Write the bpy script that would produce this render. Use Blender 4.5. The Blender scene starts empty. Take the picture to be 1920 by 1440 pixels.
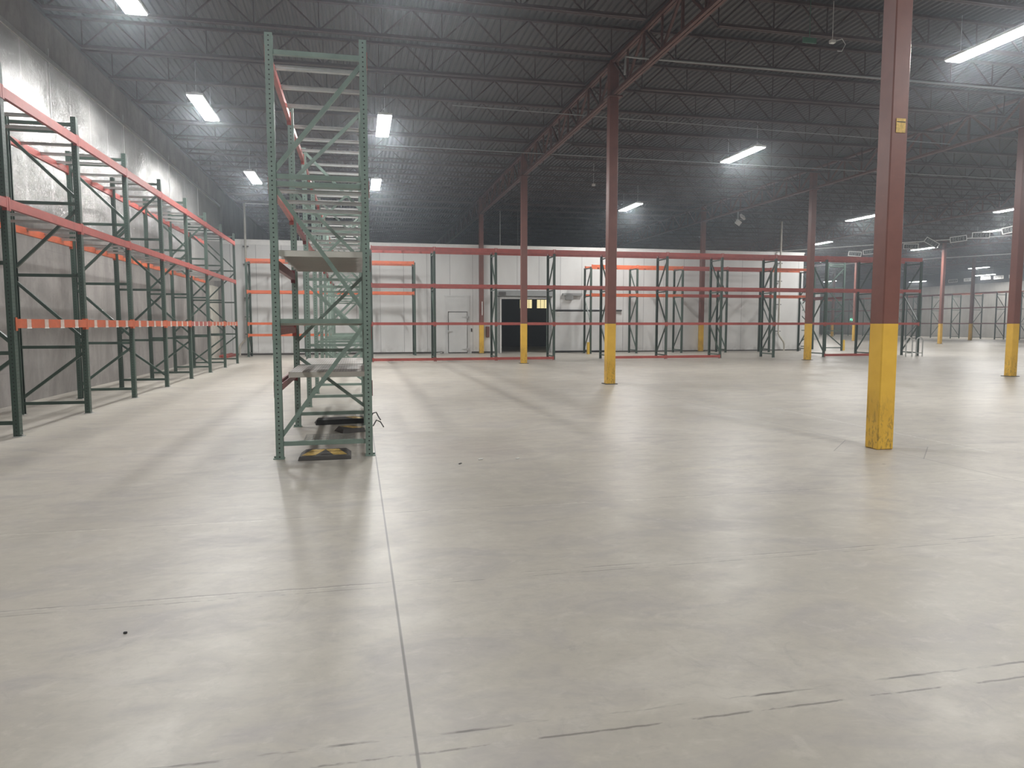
import bpy, bmesh, math, random
from mathutils import Vector, Matrix
S = bpy.context.scene
COL = S.collection
rnd = random.Random(7)

# ---------------------------------------------------------------- camera
H_EYE = 1.52
YAW = math.atan(290 / 1335.0)
PITCH = math.atan(113 / 1330.0)
F_PX = 1330.0
cam = bpy.data.cameras.new('camera'); camo = bpy.data.objects.new('camera', cam); COL.objects.link(camo)
camo.location = (0, 0, H_EYE)
camo.rotation_euler = (math.radians(90) - PITCH, 0, -YAW)
cam.sensor_width = 36.0; cam.sensor_fit = 'HORIZONTAL'; cam.lens = F_PX * 36.0 / 1920.0
cam.clip_start = 0.05; cam.clip_end = 300
S.camera = camo

# ---------------------------------------------------------------- world, exposure
w = bpy.data.worlds.new('world'); S.world = w; w.use_nodes = True
w.node_tree.nodes['Background'].inputs[0].default_value = (0.5, 0.55, 0.62, 1)
w.node_tree.nodes['Background'].inputs[1].default_value = 0.02
S.view_settings.view_transform = 'Standard'; S.view_settings.look = 'None'
S.view_settings.gamma = 1.0; S.view_settings.exposure = -0.08
S.view_settings.use_curve_mapping = False
S.cycles.use_denoising = True
S.cycles.use_adaptive_sampling = True; S.cycles.adaptive_threshold = .03; S.cycles.adaptive_min_samples = 16
S.cycles.max_bounces = 6; S.cycles.diffuse_bounces = 4; S.cycles.glossy_bounces = 3; S.cycles.volume_bounces = 0
S.cycles.sample_clamp_indirect = 6.0
S.cycles.caustics_reflective = False; S.cycles.caustics_refractive = False
LAMP_W = 390.0
HAZE = .0042

# ---------------------------------------------------------------- mesh builder
class MB:
    def __init__(s):
        s.v = []; s.f = []; s.m = []
    def quadbox(s, P, mi=0):
        n = len(s.v); s.v += [tuple(p) for p in P]
        for q in ((0,3,2,1),(4,5,6,7),(0,1,5,4),(1,2,6,5),(2,3,7,6),(3,0,4,7)):
            s.f.append(tuple(n+i for i in q)); s.m.append(mi)
        return s
    def box(s, x0, x1, y0, y1, z0, z1, mi=0):
        return s.quadbox([(x0,y0,z0),(x1,y0,z0),(x1,y1,z0),(x0,y1,z0),(x0,y0,z1),(x1,y0,z1),(x1,y1,z1),(x0,y1,z1)], mi)
    def cbox(s, c, d, mi=0):
        return s.box(c[0]-d[0]/2, c[0]+d[0]/2, c[1]-d[1]/2, c[1]+d[1]/2, c[2]-d[2]/2, c[2]+d[2]/2, mi)
    def bar(s, a, b, w, h, mi=0, side=None):
        a = Vector(a); b = Vector(b); d = (b-a).normalized()
        u = Vector(side) if side else (Vector((0,0,1)).cross(d) if abs(d.z) < .95 else Vector((1,0,0)))
        u = (u - d*u.dot(d)).normalized(); v = d.cross(u)
        P = []
        for p in (a, b):
            for (i, j) in ((-1,-1),(1,-1),(1,1),(-1,1)):
                P.append(p + u*(i*w/2) + v*(j*h/2))
        return s.quadbox(P, mi)
    def tube(s, pts, r, n=10, mi=0, caps=True):
        pts = [Vector(p) for p in pts]; rings = []
        up = Vector((0,0,1))
        for i, p in enumerate(pts):
            d = (pts[min(i+1, len(pts)-1)] - pts[max(i-1, 0)]).normalized()
            u = d.cross(up)
            if u.length < .05: u = d.cross(Vector((0,1,0)))
            u.normalize(); v = d.cross(u)
            k = len(s.v)
            for j in range(n):
                a = 2*math.pi*j/n
                s.v.append(tuple(p + u*math.cos(a)*r + v*math.sin(a)*r))
            rings.append(k)
        for a, b in zip(rings, rings[1:]):
            for j in range(n):
                s.f.append((a+j, a+(j+1) % n, b+(j+1) % n, b+j)); s.m.append(mi)
        if caps:
            s.f.append(tuple(rings[0]+j for j in reversed(range(n)))); s.m.append(mi)
            s.f.append(tuple(rings[-1]+j for j in range(n))); s.m.append(mi)
        return s
    def prism(s, poly, z0, z1, mi=0):
        n = len(poly); k = len(s.v)
        s.v += [(x, y, z0) for x, y in poly] + [(x, y, z1) for x, y in poly]
        for j in range(n):
            s.f.append((k+j, k+(j+1) % n, k+n+(j+1) % n, k+n+j)); s.m.append(mi)
        s.f.append(tuple(k+j for j in reversed(range(n)))); s.m.append(mi)
        s.f.append(tuple(k+n+j for j in range(n))); s.m.append(mi)
        return s
    def mesh(s, name, mats, bevel=0):
        me = bpy.data.meshes.new(name); me.from_pydata(s.v, [], s.f)
        for m in (mats if isinstance(mats, (list, tuple)) else [mats]): me.materials.append(m)
        for p, mi in zip(me.polygons, s.m): p.material_index = mi
        bm = bmesh.new(); bm.from_mesh(me); bmesh.ops.recalc_face_normals(bm, faces=bm.faces)
        if bevel: bmesh.ops.bevel(bm, geom=list(bm.edges), offset=bevel, segments=1, affect='EDGES')
        bm.to_mesh(me); bm.free(); return me

def link(name, me, parent=None, loc=(0,0,0), rot=(0,0,0)):
    o = bpy.data.objects.new(name, me); COL.objects.link(o)
    o.location = loc; o.rotation_euler = rot
    if parent: o.parent = parent
    return o
def tag(o, label=None, cat=None, group=None, kind=None):
    if label: o['label'] = label
    if cat: o['category'] = cat
    if group: o['group'] = group
    if kind: o['kind'] = kind
    return o
def thing(name, label, cat, loc=(0,0,0), rz=0, group=None):
    o = link(name, None, None, loc, (0,0,rz)); o.empty_display_size = .3
    return tag(o, label, cat, group)
def struct(name, mb, mats, parent=None, label=None):
    o = link(name, mb.mesh(name, mats), parent)
    if parent is None: o['kind'] = 'structure'
    if label: o['label'] = label
    return o
def copy_tree(o, parent=None):
    c = o.copy(); COL.objects.link(c); c.parent = parent
    for ch in KIDS.get(o.name, []): copy_tree(ch, c)
    return c
KIDS = {}
def reg_kids(o):
    KIDS[o.name] = list(o.children)
    for c in o.children: reg_kids(c)

# ---------------------------------------------------------------- materials
class NT:
    def __init__(s, name):
        s.m = bpy.data.materials.new(name); s.m.use_nodes = True; s.t = s.m.node_tree; s.b = s.t.nodes['Principled BSDF']
    def n(s, typ, **kw):
        nd = s.t.nodes.new(typ)
        for k, v in kw.items(): setattr(nd, k, v)
        return nd
    def l(s, a, b): s.t.links.new(a, b)
    def set(s, sock, v):
        if hasattr(v, 'is_linked') or hasattr(v, 'links'): s.l(v, sock)
        else: sock.default_value = v
    def ma(s, op, a, b=0.0, c=None):
        nd = s.n('ShaderNodeMath', operation=op); s.set(nd.inputs[0], a); s.set(nd.inputs[1], b)
        if c is not None: s.set(nd.inputs[2], c)
        return nd.outputs[0]
    def noise(s, vec, scale, detail=3, rough=.5, dist=0):
        nd = s.n('ShaderNodeTexNoise'); nd.inputs['Scale'].default_value = scale; nd.inputs['Detail'].default_value = detail
        nd.inputs['Roughness'].default_value = rough; nd.inputs['Distortion'].default_value = dist
        if vec is not None: s.l(vec, nd.inputs['Vector'])
        return nd.outputs['Fac']
    def ramp(s, fac, stops):
        nd = s.n('ShaderNodeValToRGB'); s.l(fac, nd.inputs[0]); e = nd.color_ramp.elements
        while len(e) < len(stops): e.new(.5)
        for el, (p, c) in zip(e, stops): el.position = p; el.color = (*c, 1) if len(c) == 3 else c
        return nd.outputs[0]
    def step(s, v, lo, hi):
        nd = s.n('ShaderNodeMapRange'); s.set(nd.inputs[0], v); nd.inputs[1].default_value = lo; nd.inputs[2].default_value = hi
        return nd.outputs[0]
    def mix(s, f, a, b):
        nd = s.n('ShaderNodeMix', data_type='RGBA'); s.set(nd.inputs[0], f)
        for i, v in ((6, a), (7, b)):
            if isinstance(v, tuple): nd.inputs[i].default_value = (*v[:3], 1)
            else: s.l(v, nd.inputs[i])
        return nd.outputs[2]
    def obj(s):
        if not hasattr(s, '_tc'): s._tc = s.n('ShaderNodeTexCoord')
        return s._tc.outputs['Object']
    def objn(s): s.obj(); return s._tc.outputs['Normal']
    def scaled(s, v, sc):
        nd = s.n('ShaderNodeVectorMath', operation='MULTIPLY'); s.l(v, nd.inputs[0]); nd.inputs[1].default_value = sc; return nd.outputs[0]
    def xyz(s, v):
        nd = s.n('ShaderNodeSeparateXYZ'); s.l(v, nd.inputs[0]); return nd.outputs
    def bump(s, h, strength, dist=.02):
        nd = s.n('ShaderNodeBump'); nd.inputs['Strength'].default_value = strength; nd.inputs['Distance'].default_value = dist
        s.l(h, nd.inputs['Height']); s.l(nd.outputs[0], s.b.inputs['Normal'])
    def fin(s, color=None, rough=.5, metal=0.0, spec=None):
        if color is not None:
            if isinstance(color, tuple): s.b.inputs['Base Color'].default_value = (*color, 1)
            else: s.l(color, s.b.inputs['Base Color'])
        s.set(s.b.inputs['Roughness'], rough); s.set(s.b.inputs['Metallic'], metal)
        if spec is not None: s.b.inputs['Specular IOR Level'].default_value = spec
        return s.m

def paint(name, c, rough=.45, var=.18, scale=6, metal=0.0):
    t = NT(name); f = t.noise(t.obj(), scale, 4, .6)
    col = t.ramp(f, [(.25, tuple(x*(1-var) for x in c)), (.75, tuple(min(1, x*(1+var)) for x in c))])
    return t.fin(col, rough, metal)
def glow(name, c, k):
    t = NT(name); t.b.inputs['Emission Color'].default_value = (*c, 1); t.b.inputs['Emission Strength'].default_value = k
    return t.fin((.8, .8, .8), .4)

def mk_floor():
    t = NT('sealed_concrete'); o = t.obj(); x, y, z = t.xyz(o)
    big = t.noise(o, .35, 4, .6, .6); mid = t.noise(t.scaled(o, (.8, 1.6, 1)), 1.6, 6, .65, .9); fine = t.noise(o, 14, 5, .7)
    base = t.ramp(big, [(.3, (.37, .345, .295)), (.5, (.43, .40, .345)), (.7, (.48, .45, .395))])
    tint = t.step(mid, .47, .68)
    base = t.mix(t.ma('MULTIPLY', tint, .75), base, (.345, .322, .308))
    lite = t.step(t.noise(t.scaled(o, (1, 1.3, 1)), .9, 5, .6, 1.2), .56, .72)
    base = t.mix(t.ma('MULTIPLY', lite, .5), base, (.56, .53, .47))
    blot = t.step(t.noise(t.scaled(o, (1.6, 1, 1)), 2.4, 6, .7, 1.6), .60, .74)
    base = t.mix(t.ma('MULTIPLY', blot, .45), base, (.27, .25, .235))
    base = t.mix(t.ma('MULTIPLY', t.step(fine, .5, .7), .28), base, (.30, .28, .25))
    m5 = t.noise(t.scaled(o, (1, 1.4, 1)), 5.5, 6, .75, .5)
    base = t.mix(t.ma('MULTIPLY', t.step(m5, .5, .66), .28), base, (.30, .28, .255))
    base = t.mix(t.ma('MULTIPLY', t.step(m5, .46, .34), .30), base, (.56, .53, .47))
    # small dark spots
    vo = t.n('ShaderNodeTexVoronoi'); vo.inputs['Scale'].default_value = 1.5; t.l(o, vo.inputs['Vector'])
    spot = t.ma('MULTIPLY', t.step(vo.outputs['Distance'], .035, .02), t.step(t.noise(o, 2.1, 1), .55, .6))
    base = t.mix(t.ma('MULTIPLY', spot, .7), base, (.1, .09, .08))
    wob = t.ma('MULTIPLY', t.ma('SUBTRACT', t.noise(o, 1.1, 4, .6), .5), .05)
    fwob = t.ma('MULTIPLY', t.ma('SUBTRACT', t.noise(o, 18, 3, .6), .5), .012)
    def line(co, c, hw, amt, wv=None, lo=None, hi=None, oc=None):
        d = t.ma('SUBTRACT', co, c)
        if wv is not None: d = t.ma('ADD', t.ma('ADD', d, wv), fwob)
        m = t.step(t.ma('ABSOLUTE', d), hw, hw*.45)
        if lo is not None: m = t.ma('MULTIPLY', m, t.ma('GREATER_THAN', oc, lo))
        if hi is not None: m = t.ma('MULTIPLY', m, t.ma('LESS_THAN', oc, hi))
        return t.ma('MULTIPLY', m, amt)
    brk = t.step(t.noise(t.scaled(o, (1.2, 6, 1)), 1.7, 4, .7), .44, .56)
    brk2 = t.step(t.noise(t.scaled(o, (1.9, 5, 1)), 2.3, 4, .7), .46, .54)
    chip = t.step(t.noise(o, 26, 3, .7), .42, .6)
    # pale worn bands
    for c, hw, am in ((5.68, .026, .65), (4.12, .018, .42), (7.05, .016, .22), (8.05, .018, .25), (2.49, .015, .15), (11.0, .03, .25), (14.2, .035, .25), (19, .05, .2)):
        m = t.ma('MULTIPLY', t.ma('MULTIPLY', line(y, c, hw, am, wob), chip), brk)
        base = t.mix(m, base, (.60, .57, .51))
    base = t.mix(t.ma('MULTIPLY', line(x, 7.32, .022, .7, None, 6.9, 11.5, y), chip), base, (.72, .71, .68))
    # dark cracks and joints
    for c, hw, am, b in ((5.70, .007, .6, brk2), (4.135, .007, .75, brk), (4.06, .006, .6, brk2), (2.52, .010, .85, brk), (2.41, .008, .7, brk2), (6.45, .006, .35, brk2), (7.95, .007, .35, brk2), (12.6, .012, .4, brk), (16.4, .015, .4, brk2)):
        base = t.mix(t.ma('MULTIPLY', line(y, c, hw, am, wob), b), base, (.13, .12, .11))
    base = t.mix(line(x, .18, .0085, .9), base, (.13, .12, .11))
    base = t.mix(line(x, 6.24, .0075, .8), base, (.14, .13, .12))
    base = t.mix(line(y, 7.5, .009, .7, None, 7.1, None, x), base, (.15, .14, .13))
    base = t.mix(line(y, 16.98, .012, .6, None, 5.2, 7.3, x), base, (.15, .14, .13))
    # diamond cuts around the two nearest columns
    for cx, cy in ((6.22, 7.4), (6.22, 16.98)):
        s_ = t.ma('ADD', t.ma('ABSOLUTE', t.ma('SUBTRACT', x, cx)), t.ma('ABSOLUTE', t.ma('SUBTRACT', y, cy)))
        m = t.step(t.ma('ABSOLUTE', t.ma('SUBTRACT', s_, .66)), .011, .005)
        base = t.mix(t.ma('MULTIPLY', m, .8), base, (.14, .13, .12))
        ins = t.step(s_, .66, .64)
        base = t.mix(t.ma('MULTIPLY', ins, .25), base, (.30, .28, .26))
    # faint yellow scuff ticks
    tick = t.ma('MULTIPLY', line(y, 6.8, .06, 1.0, None, 3.28, 4.2, x), t.ma('GREATER_THAN', t.ma('FRACT', t.ma('MULTIPLY', t.ma('ADD', x, t.ma('MULTIPLY', y, .6)), 13.0)), .72))
    base = t.mix(t.ma('MULTIPLY', t.ma('MULTIPLY', tick, chip), .5), base, (.62, .56, .33))
    # brownish scrape by the rack end
    scr = t.ma('MULTIPLY', line(x, 1.25, .8, 1.0), line(y, 8.4, .9, 1.0))
    base = t.mix(t.ma('MULTIPLY', t.ma('MULTIPLY', scr, mid), .5), base, (.30, .26, .23))
    rg = t.ma('ADD', t.ma('MULTIPLY', mid, .22), .27)
    t.bump(t.ma('ADD', t.ma('MULTIPLY', fine, .25), t.ma('MULTIPLY', mid, .5)), .06, .02)
    return t.fin(base, rg, 0, .28)

def mk_concrete(name, a, b, joint=None, horiz=None, joint_c=(.2, .19, .18), axis='y'):
    t = NT(name); o = t.obj(); x, y, z = t.xyz(o); q = y if axis == 'y' else x
    f = t.noise(t.scaled(o, (1, 1, .6)), .9, 6, .65, .8); g = t.noise(o, 9, 5, .7)
    col = t.ramp(f, [(.3, a), (.7, b)])
    col = t.mix(t.ma('MULTIPLY', t.step(g, .52, .7), .25), col, tuple(v*.6 for v in a))
    vo = t.n('ShaderNodeTexVoronoi'); vo.inputs['Scale'].default_value = 2.6; t.l(o, vo.inputs['Vector'])
    sp = t.ma('MULTIPLY', t.step(vo.outputs['Distance'], .06, .04), t.step(t.noise(o, 1.3, 2), .5, .6))
    col = t.mix(t.ma('MULTIPLY', sp, .6), col, (.62, .58, .54))
    if joint:
        d = t.ma('ABSOLUTE', t.ma('SUBTRACT', t.ma('FRACT', t.ma('DIVIDE', q, joint)), .5))
        col = t.mix(t.ma('MULTIPLY', t.step(d, .012/joint, .004/joint), .6), col, joint_c)
    if horiz:
        d = t.ma('ABSOLUTE', t.ma('SUBTRACT', t.ma('FRACT', t.ma('DIVIDE', z, horiz)), .5))
        col = t.mix(t.ma('MULTIPLY', t.step(d, .012/horiz, .004/horiz), .35), col, joint_c)
    v2 = t.n('ShaderNodeTexVoronoi'); v2.inputs['Scale'].default_value = 3.4; t.l(o, v2.inputs['Vector'])
    pit = t.ma('MULTIPLY', t.step(v2.outputs['Distance'], .055, .035), t.step(t.noise(o, .9, 2), .45, .55))
    col = t.mix(t.ma('MULTIPLY', pit, .6), col, (.07, .065, .06))
    streak = t.step(t.noise(t.scaled(o, (1, 1.2, .12)), 2.2, 4, .65), .5, .68)
    col = t.mix(t.ma('MULTIPLY', streak, .35), col, tuple(v*.55 for v in a))
    t.bump(g, .15, .02)
    return t.fin(col, .75)

def mk_panel():   # insulated white panels with vertical joints
    t = NT('insulated_wall_panel'); o = t.obj(); x, y, z = t.xyz(o)
    q = t.ma('ADD', x, y)
    f = t.noise(t.scaled(o, (1, 1, .35)), .8, 4, .6, .4)
    col = t.ramp(f, [(.3, (.66, .665, .655)), (.7, (.78, .785, .775))])
    cell = t.ma('FRACT', t.ma('MULTIPLY', t.ma('SINE', t.ma('MULTIPLY', t.ma('FLOOR', t.ma('DIVIDE', q, 1.17)), 12.9898)), 43758.5))
    col = t.mix(t.ma('MULTIPLY', cell, .18), col, (.36, .37, .38))
    d = t.ma('ABSOLUTE', t.ma('SUBTRACT', t.ma('FRACT', t.ma('DIVIDE', q, 1.17)), .5))
    far = t.ma('SUBTRACT', .5, d)
    col = t.mix(t.ma('MULTIPLY', t.step(far, .014, .006), .65), col, (.22, .22, .23))
    low = t.ma('MULTIPLY', t.step(z, .5, 0), t.step(t.noise(o, 3, 4, .7), .45, .65))
    col = t.mix(t.ma('MULTIPLY', low, .5), col, (.27, .26, .24))
    return t.fin(col, .5)

def mk_foil():
    t = NT('foil_insulation'); o = t.obj(); x, y, z = t.xyz(o)
    a = t.noise(t.scaled(o, (1, 1.3, 2.6)), 3.0, 5, .7, 1.8); b = t.noise(t.scaled(o, (1, 4, 1.2)), 8, 5, .75, 1.0)
    crink = t.ma('ADD', t.ma('MULTIPLY', t.step(t.noise(t.scaled(o, (1, .5, .8)), .6, 2), .42, .6), .8), .2)
    t.bump(t.ma('MULTIPLY', t.ma('ADD', a, t.ma('MULTIPLY', b, .6)), crink), .75, .05)
    d = t.ma('SUBTRACT', .5, t.ma('ABSOLUTE', t.ma('SUBTRACT', t.ma('FRACT', t.ma('DIVIDE', y, 1.22)), .5)))
    seam = t.step(d, .03, .022)
    base = t.ramp(t.noise(o, 1.1, 4, .6), [(.3, (.42, .42, .41)), (.7, (.58, .58, .57))])
    base = t.mix(t.ma('MULTIPLY', seam, .5), base, (.8, .8, .78))
    return t.fin(base, t.ma('ADD', t.ma('MULTIPLY', b, .16), .15), .6)

def mk_post(name, c, two=True):   # punched rack post: holes follow object space
    t = NT(name); o = t.obj(); x, y, z = t.xyz(o); nx, ny, nz = t.xyz(t.objn())
    P = .0508
    dz = t.ma('MULTIPLY', t.ma('SUBTRACT', t.ma('FRACT', t.ma('DIVIDE', z, P)), .5), P)
    dz2 = t.ma('MULTIPLY', dz, dz)
    dy = t.ma('SUBTRACT', t.ma('ABSOLUTE', y), .020)
    w1 = t.ma('LESS_THAN', t.ma('ADD', t.ma('MULTIPLY', dy, dy), dz2), .0088**2)
    w2 = t.ma('LESS_THAN', t.ma('ADD', t.ma('MULTIPLY', x, x), dz2), .0085**2)
    m = t.ma('MAXIMUM', t.ma('MULTIPLY', w1, t.ma('GREATER_THAN', t.ma('ABSOLUTE', nx), .5)), t.ma('MULTIPLY', w2, t.ma('GREATER_THAN', t.ma('ABSOLUTE', ny), .5)))
    f = t.noise(o, 5, 4, .6)
    col = t.ramp(f, [(.25, tuple(v*.82 for v in c)), (.75, tuple(v*1.15 for v in c))])
    scr = t.step(t.noise(t.scaled(o, (1, 1, .3)), 30, 3, .7), .66, .72)
    col = t.mix(t.ma('MULTIPLY', scr, .35), col, (.3, .3, .28))
    col = t.mix(m, col, (.008, .01, .01))
    return t.fin(col, .42)

def mk_column():
    t = NT('column_paint'); o = t.obj(); x, y, z = t.xyz(o)
    f = t.noise(o, 3, 5, .6)
    red = t.ramp(f, [(.3, (.155, .058, .045)), (.7, (.20, .078, .06))])
    yel = t.ramp(f, [(.3, (.66, .385, .04)), (.7, (.78, .48, .06))])
    s1 = t.noise(t.scaled(o, (4, 4, 1.4)), 5, 5, .75, .6)
    dirt = t.ma('MULTIPLY', t.step(s1, .50, .60), t.step(z, .75, .1))
    yel = t.mix(t.ma('MULTIPLY', dirt, .75), yel, (.16, .10, .035))
    scr = t.step(t.noise(t.scaled(o, (1, 1, 3)), 8, 3, .8, 1.0), .70, .74)
    red = t.mix(t.ma('MULTIPLY', scr, .4), red, (.36, .2, .17))
    col = t.mix(t.ma('LESS_THAN', z, 1.52), red, yel)
    return t.fin(col, .38)

def mk_deck():
    t = NT('roof_deck_paint'); f = t.noise(t.obj(), .7, 4, .6)
    return t.fin(t.ramp(f, [(.3, (.052, .047, .049)), (.7, (.075, .068, .068))]), .55)

def mk_perf(name, c, px=.035, py=.05, r=.010):
    t = NT(name); o = t.obj(); x, y, z = t.xyz(o); nx, ny, nz = t.xyz(t.objn())
    dx = t.ma('MULTIPLY', t.ma('SUBTRACT', t.ma('FRACT', t.ma('DIVIDE', x, px)), .5), px)
    dy = t.ma('MULTIPLY', t.ma('SUBTRACT', t.ma('FRACT', t.ma('DIVIDE', y, py)), .5), py)
    m = t.ma('LESS_THAN', t.ma('ADD', t.ma('MULTIPLY', dx, dx), t.ma('MULTIPLY', dy, dy)), r*r)
    m = t.ma('MULTIPLY', m, t.ma('GREATER_THAN', t.ma('ABSOLUTE', nz), .5))
    col = t.mix(t.ma('MULTIPLY', m, .8), c, (.05, .045, .04))
    return t.fin(col, .5)

M = {}
M['floor'] = mk_floor(); M['wall_left'] = mk_concrete('tilt_up_concrete', (.17, .158, .148), (.32, .30, .285), 3.6, 1.22)
M['cmu'] = mk_concrete('far_wall_masonry', (.22, .215, .20), (.32, .31, .29), 2.4, .61)
M['panel'] = mk_panel(); M['foil'] = mk_foil(); M['col'] = mk_column(); M['deck'] = mk_deck()
M['g_lite'] = paint('glare_pale_green_rack_paint', (.215, .29, .25), .4); M['gp_lite'] = mk_post('glare_pale_green_post_paint', (.215, .29, .25))  # green lightened: lamp glare is put into the paint colour
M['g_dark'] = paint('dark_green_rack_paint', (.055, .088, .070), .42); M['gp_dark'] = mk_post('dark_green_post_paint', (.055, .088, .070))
M['orange'] = paint('orange_beam_paint', (.58, .125, .05), .4); M['red'] = paint('brick_red_beam_paint', (.40, .085, .07), .4)
M['maroon'] = paint('maroon_beam_paint', (.20, .04, .045), .45); M['galv'] = paint('galvanised_steel', (.55, .56, .55), .35, .12, 12, .55)
M['joist'] = paint('red_primer_joist', (.062, .036, .034), .6); M['girder'] = paint('red_primer_girder', (.12, .050, .040), .5)
M['white'] = paint('white_paint', (.72, .72, .70), .4, .06); M['trimw'] = paint('white_cap_trim', (.82, .82, .80), .4, .05)
M['grey'] = paint('grey_steel', (.30, .31, .31), .4, .1); M['dgrey'] = paint('dark_grey_rubber', (.075, .07, .065), .6)
M['black'] = paint('black_rubber', (.018, .018, .018), .6); M['yel'] = paint('safety_yellow', (.70, .45, .05), .45, .1)
M['yeltape'] = paint('worn_yellow_tape', (.62, .42, .12), .6, .45, 25); M['tape'] = paint('clear_label_tape', (.62, .50, .44), .35, .25, 40)
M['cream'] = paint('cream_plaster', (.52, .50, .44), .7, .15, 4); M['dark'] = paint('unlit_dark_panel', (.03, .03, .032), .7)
M['deckplate'] = mk_perf('perforated_deck_plate', (.40, .37, .34)); M['fascia'] = paint('cream_deck_edge', (.66, .64, .58), .45, .06)
M['door'] = paint('grey_cooler_door', (.60, .61, .605), .4, .06, 3); M['lens'] = glow('lamp_diffuser', (.90, .95, 1.0), 30)
M['winlit'] = glow('lit_office_window', (1.0, .86, .45), 1.1); M['tube'] = glow('lit_tube', (1, .95, .8), 3.5); M['green_lit'] = glow('green_exit_glow', (.1, .9, .55), 2.0)
M['redbox'] = paint('brown_red_box', (.14, .05, .04), .5); M['pink'] = paint('faded_red_notice', (.55, .36, .33), .7, .1)

# ---------------------------------------------------------------- the setting
XL, XR, YB, YF = -6.30, 67.5, -12.0, 97.0
YW = 36.3; XW = 24.85; ZW = 5.47; ZD = 7.93
struct('floor', MB().box(XL-.3, XR+.3, YB-.3, YF+.3, -.2, 0), M['floor'])
m = MB()   # corrugated roof deck, ribs along Y
pitch = .1524; nrib = int((XR-XL)/pitch)+1
prof = []
for i in range(nrib):
    x = XL + i*pitch
    prof += [(x, ZD), (x+.055, ZD), (x+.075, ZD+.038), (x+.13, ZD+.038)]
k = len(m.v)
for x, z in prof: m.v += [(x, YB, z), (x, YF, z)]
for i in range(len(prof)-1): m.f.append((2*i, 2*i+2, 2*i+3, 2*i+1)); m.m.append(0)
m.box(XL-.3, XR+.3, YB-.3, YF+.3, ZD+.06, ZD+.2)
ceil = struct('ceiling', m, M['deck'])
struct('wall_left', MB().box(XL-.3, XL, YB, YF, 0, ZD+.05), M['wall_left'])
m = MB(); m.box(XL+.002, XL+.03, YB+.05, YW-.01, 3.75, 7.05)
foil = struct('trim_1', m, M['foil'], None, 'wrinkled silver foil insulation over the upper left wall')
m = MB()
for y in (12.4, 17.2, 22.1, 27.0, 31.5): m.box(XL+.03, XL+.036, y, y+.03, 5.6, 7.3)
m.bar((XL+.045, YB+.1, 7.06), (XL+.045, YW-.02, 7.06), .03, .1)
struct('trim_2', m, M['galv'], None, 'metal strips and hem bar holding the foil')
struct('trim_3', MB().box(XL+.001, XL+.09, 33.4, 34.9, 0, 3.2), M['cream'], None, 'pale plaster patch on the left wall near the corner')
# partition of the cooler box, with a real doorway
DX0, DX1, DZ = 7.23, 9.86, 2.93
m = MB().box(XL, DX0, YW, YW+.15, 0, ZW).box(DX1, XW, YW, YW+.15, 0, ZW).box(DX0, DX1, YW, YW+.15, DZ, ZW)
struct('wall_back', m, M['panel'])
struct('wall_side', MB().box(XW-.15, XW, YW+.15, 61.9, 0, ZW), M['panel'])
struct('trim_4', MB().box(XL+.01, XW+.03, YW-.03, YW+.18, ZW, ZW+.07).box(XL+.01, XW, YW-.012, YW, ZW-.17, ZW), M['trimw'], None, 'white cap along the top of the partition wall')
struct('trim_5', MB().box(XL, XW, YW+.18, 61.9, ZW-.08, ZW), M['dark'], None, 'flat roof of the cooler box behind the partition wall')
struct('wall_annex', MB().box(XW, 44.4, 62.0, 62.2, 0, 4.5), M['panel'])
struct('wall_right', MB().box(XR, XR+.3, YB, YF, 0, 5.95), M['cmu'])
struct('trim_6', MB().box(XR-.03, XR+.3, YB, YF, 5.95, ZD+.05).box(XR-.12, XR-.03, YB, YF, 5.95, 6.12), M['dark'], None, 'dark band of the right wall under the roof')
struct('wall_far', MB().box(XL, XR, YF, YF+.3, 0, ZD+.05), M['cmu'])
struct('wall_front', MB().box(XL, XR, YB-.3, YB, 0, ZD+.05), M['cmu'])
struct('baseboard_back', MB().box(XL+.1, 4.3, YW-.012, YW, 0, .09).box(5.75, 7.0, YW-.012, YW, 0, .09).box(13.2, XW, YW-.012, YW, 0, .06), M['dgrey'])
# dim room through the doorway
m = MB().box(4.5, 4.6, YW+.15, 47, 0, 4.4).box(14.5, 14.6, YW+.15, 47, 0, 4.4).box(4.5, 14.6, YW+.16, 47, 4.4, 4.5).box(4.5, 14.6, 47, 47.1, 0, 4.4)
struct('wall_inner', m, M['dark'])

for n, (a, b) in enumerate(((8.6, 9.25), (10.75, 11.58), (11.93, 12.95))):
    wf = MB().box(a-.05, b+.05, 46.93, 46.99, 2.52, 2.57).box(a-.05, b+.05, 46.93, 46.99, 3.14, 3.19).box(a-.05, a, 46.93, 46.99, 2.57, 3.14).box(b, b+.05, 46.93, 46.99, 2.57, 3.14)
    for q in range(1, 4): wf.box(a+(b-a)*q/4-.01, a+(b-a)*q/4+.01, 46.94, 46.97, 2.57, 3.14)
    f = struct('window_%d' % (n+1), wf, M['dgrey'], None, 'interior window of the dim room behind the open roll-up doorway')
    link('pane', MB().box(a, b, 46.975, 46.985, 2.57, 3.14).mesh('pane', M['winlit'] if n else M['grey']), f)

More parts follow.
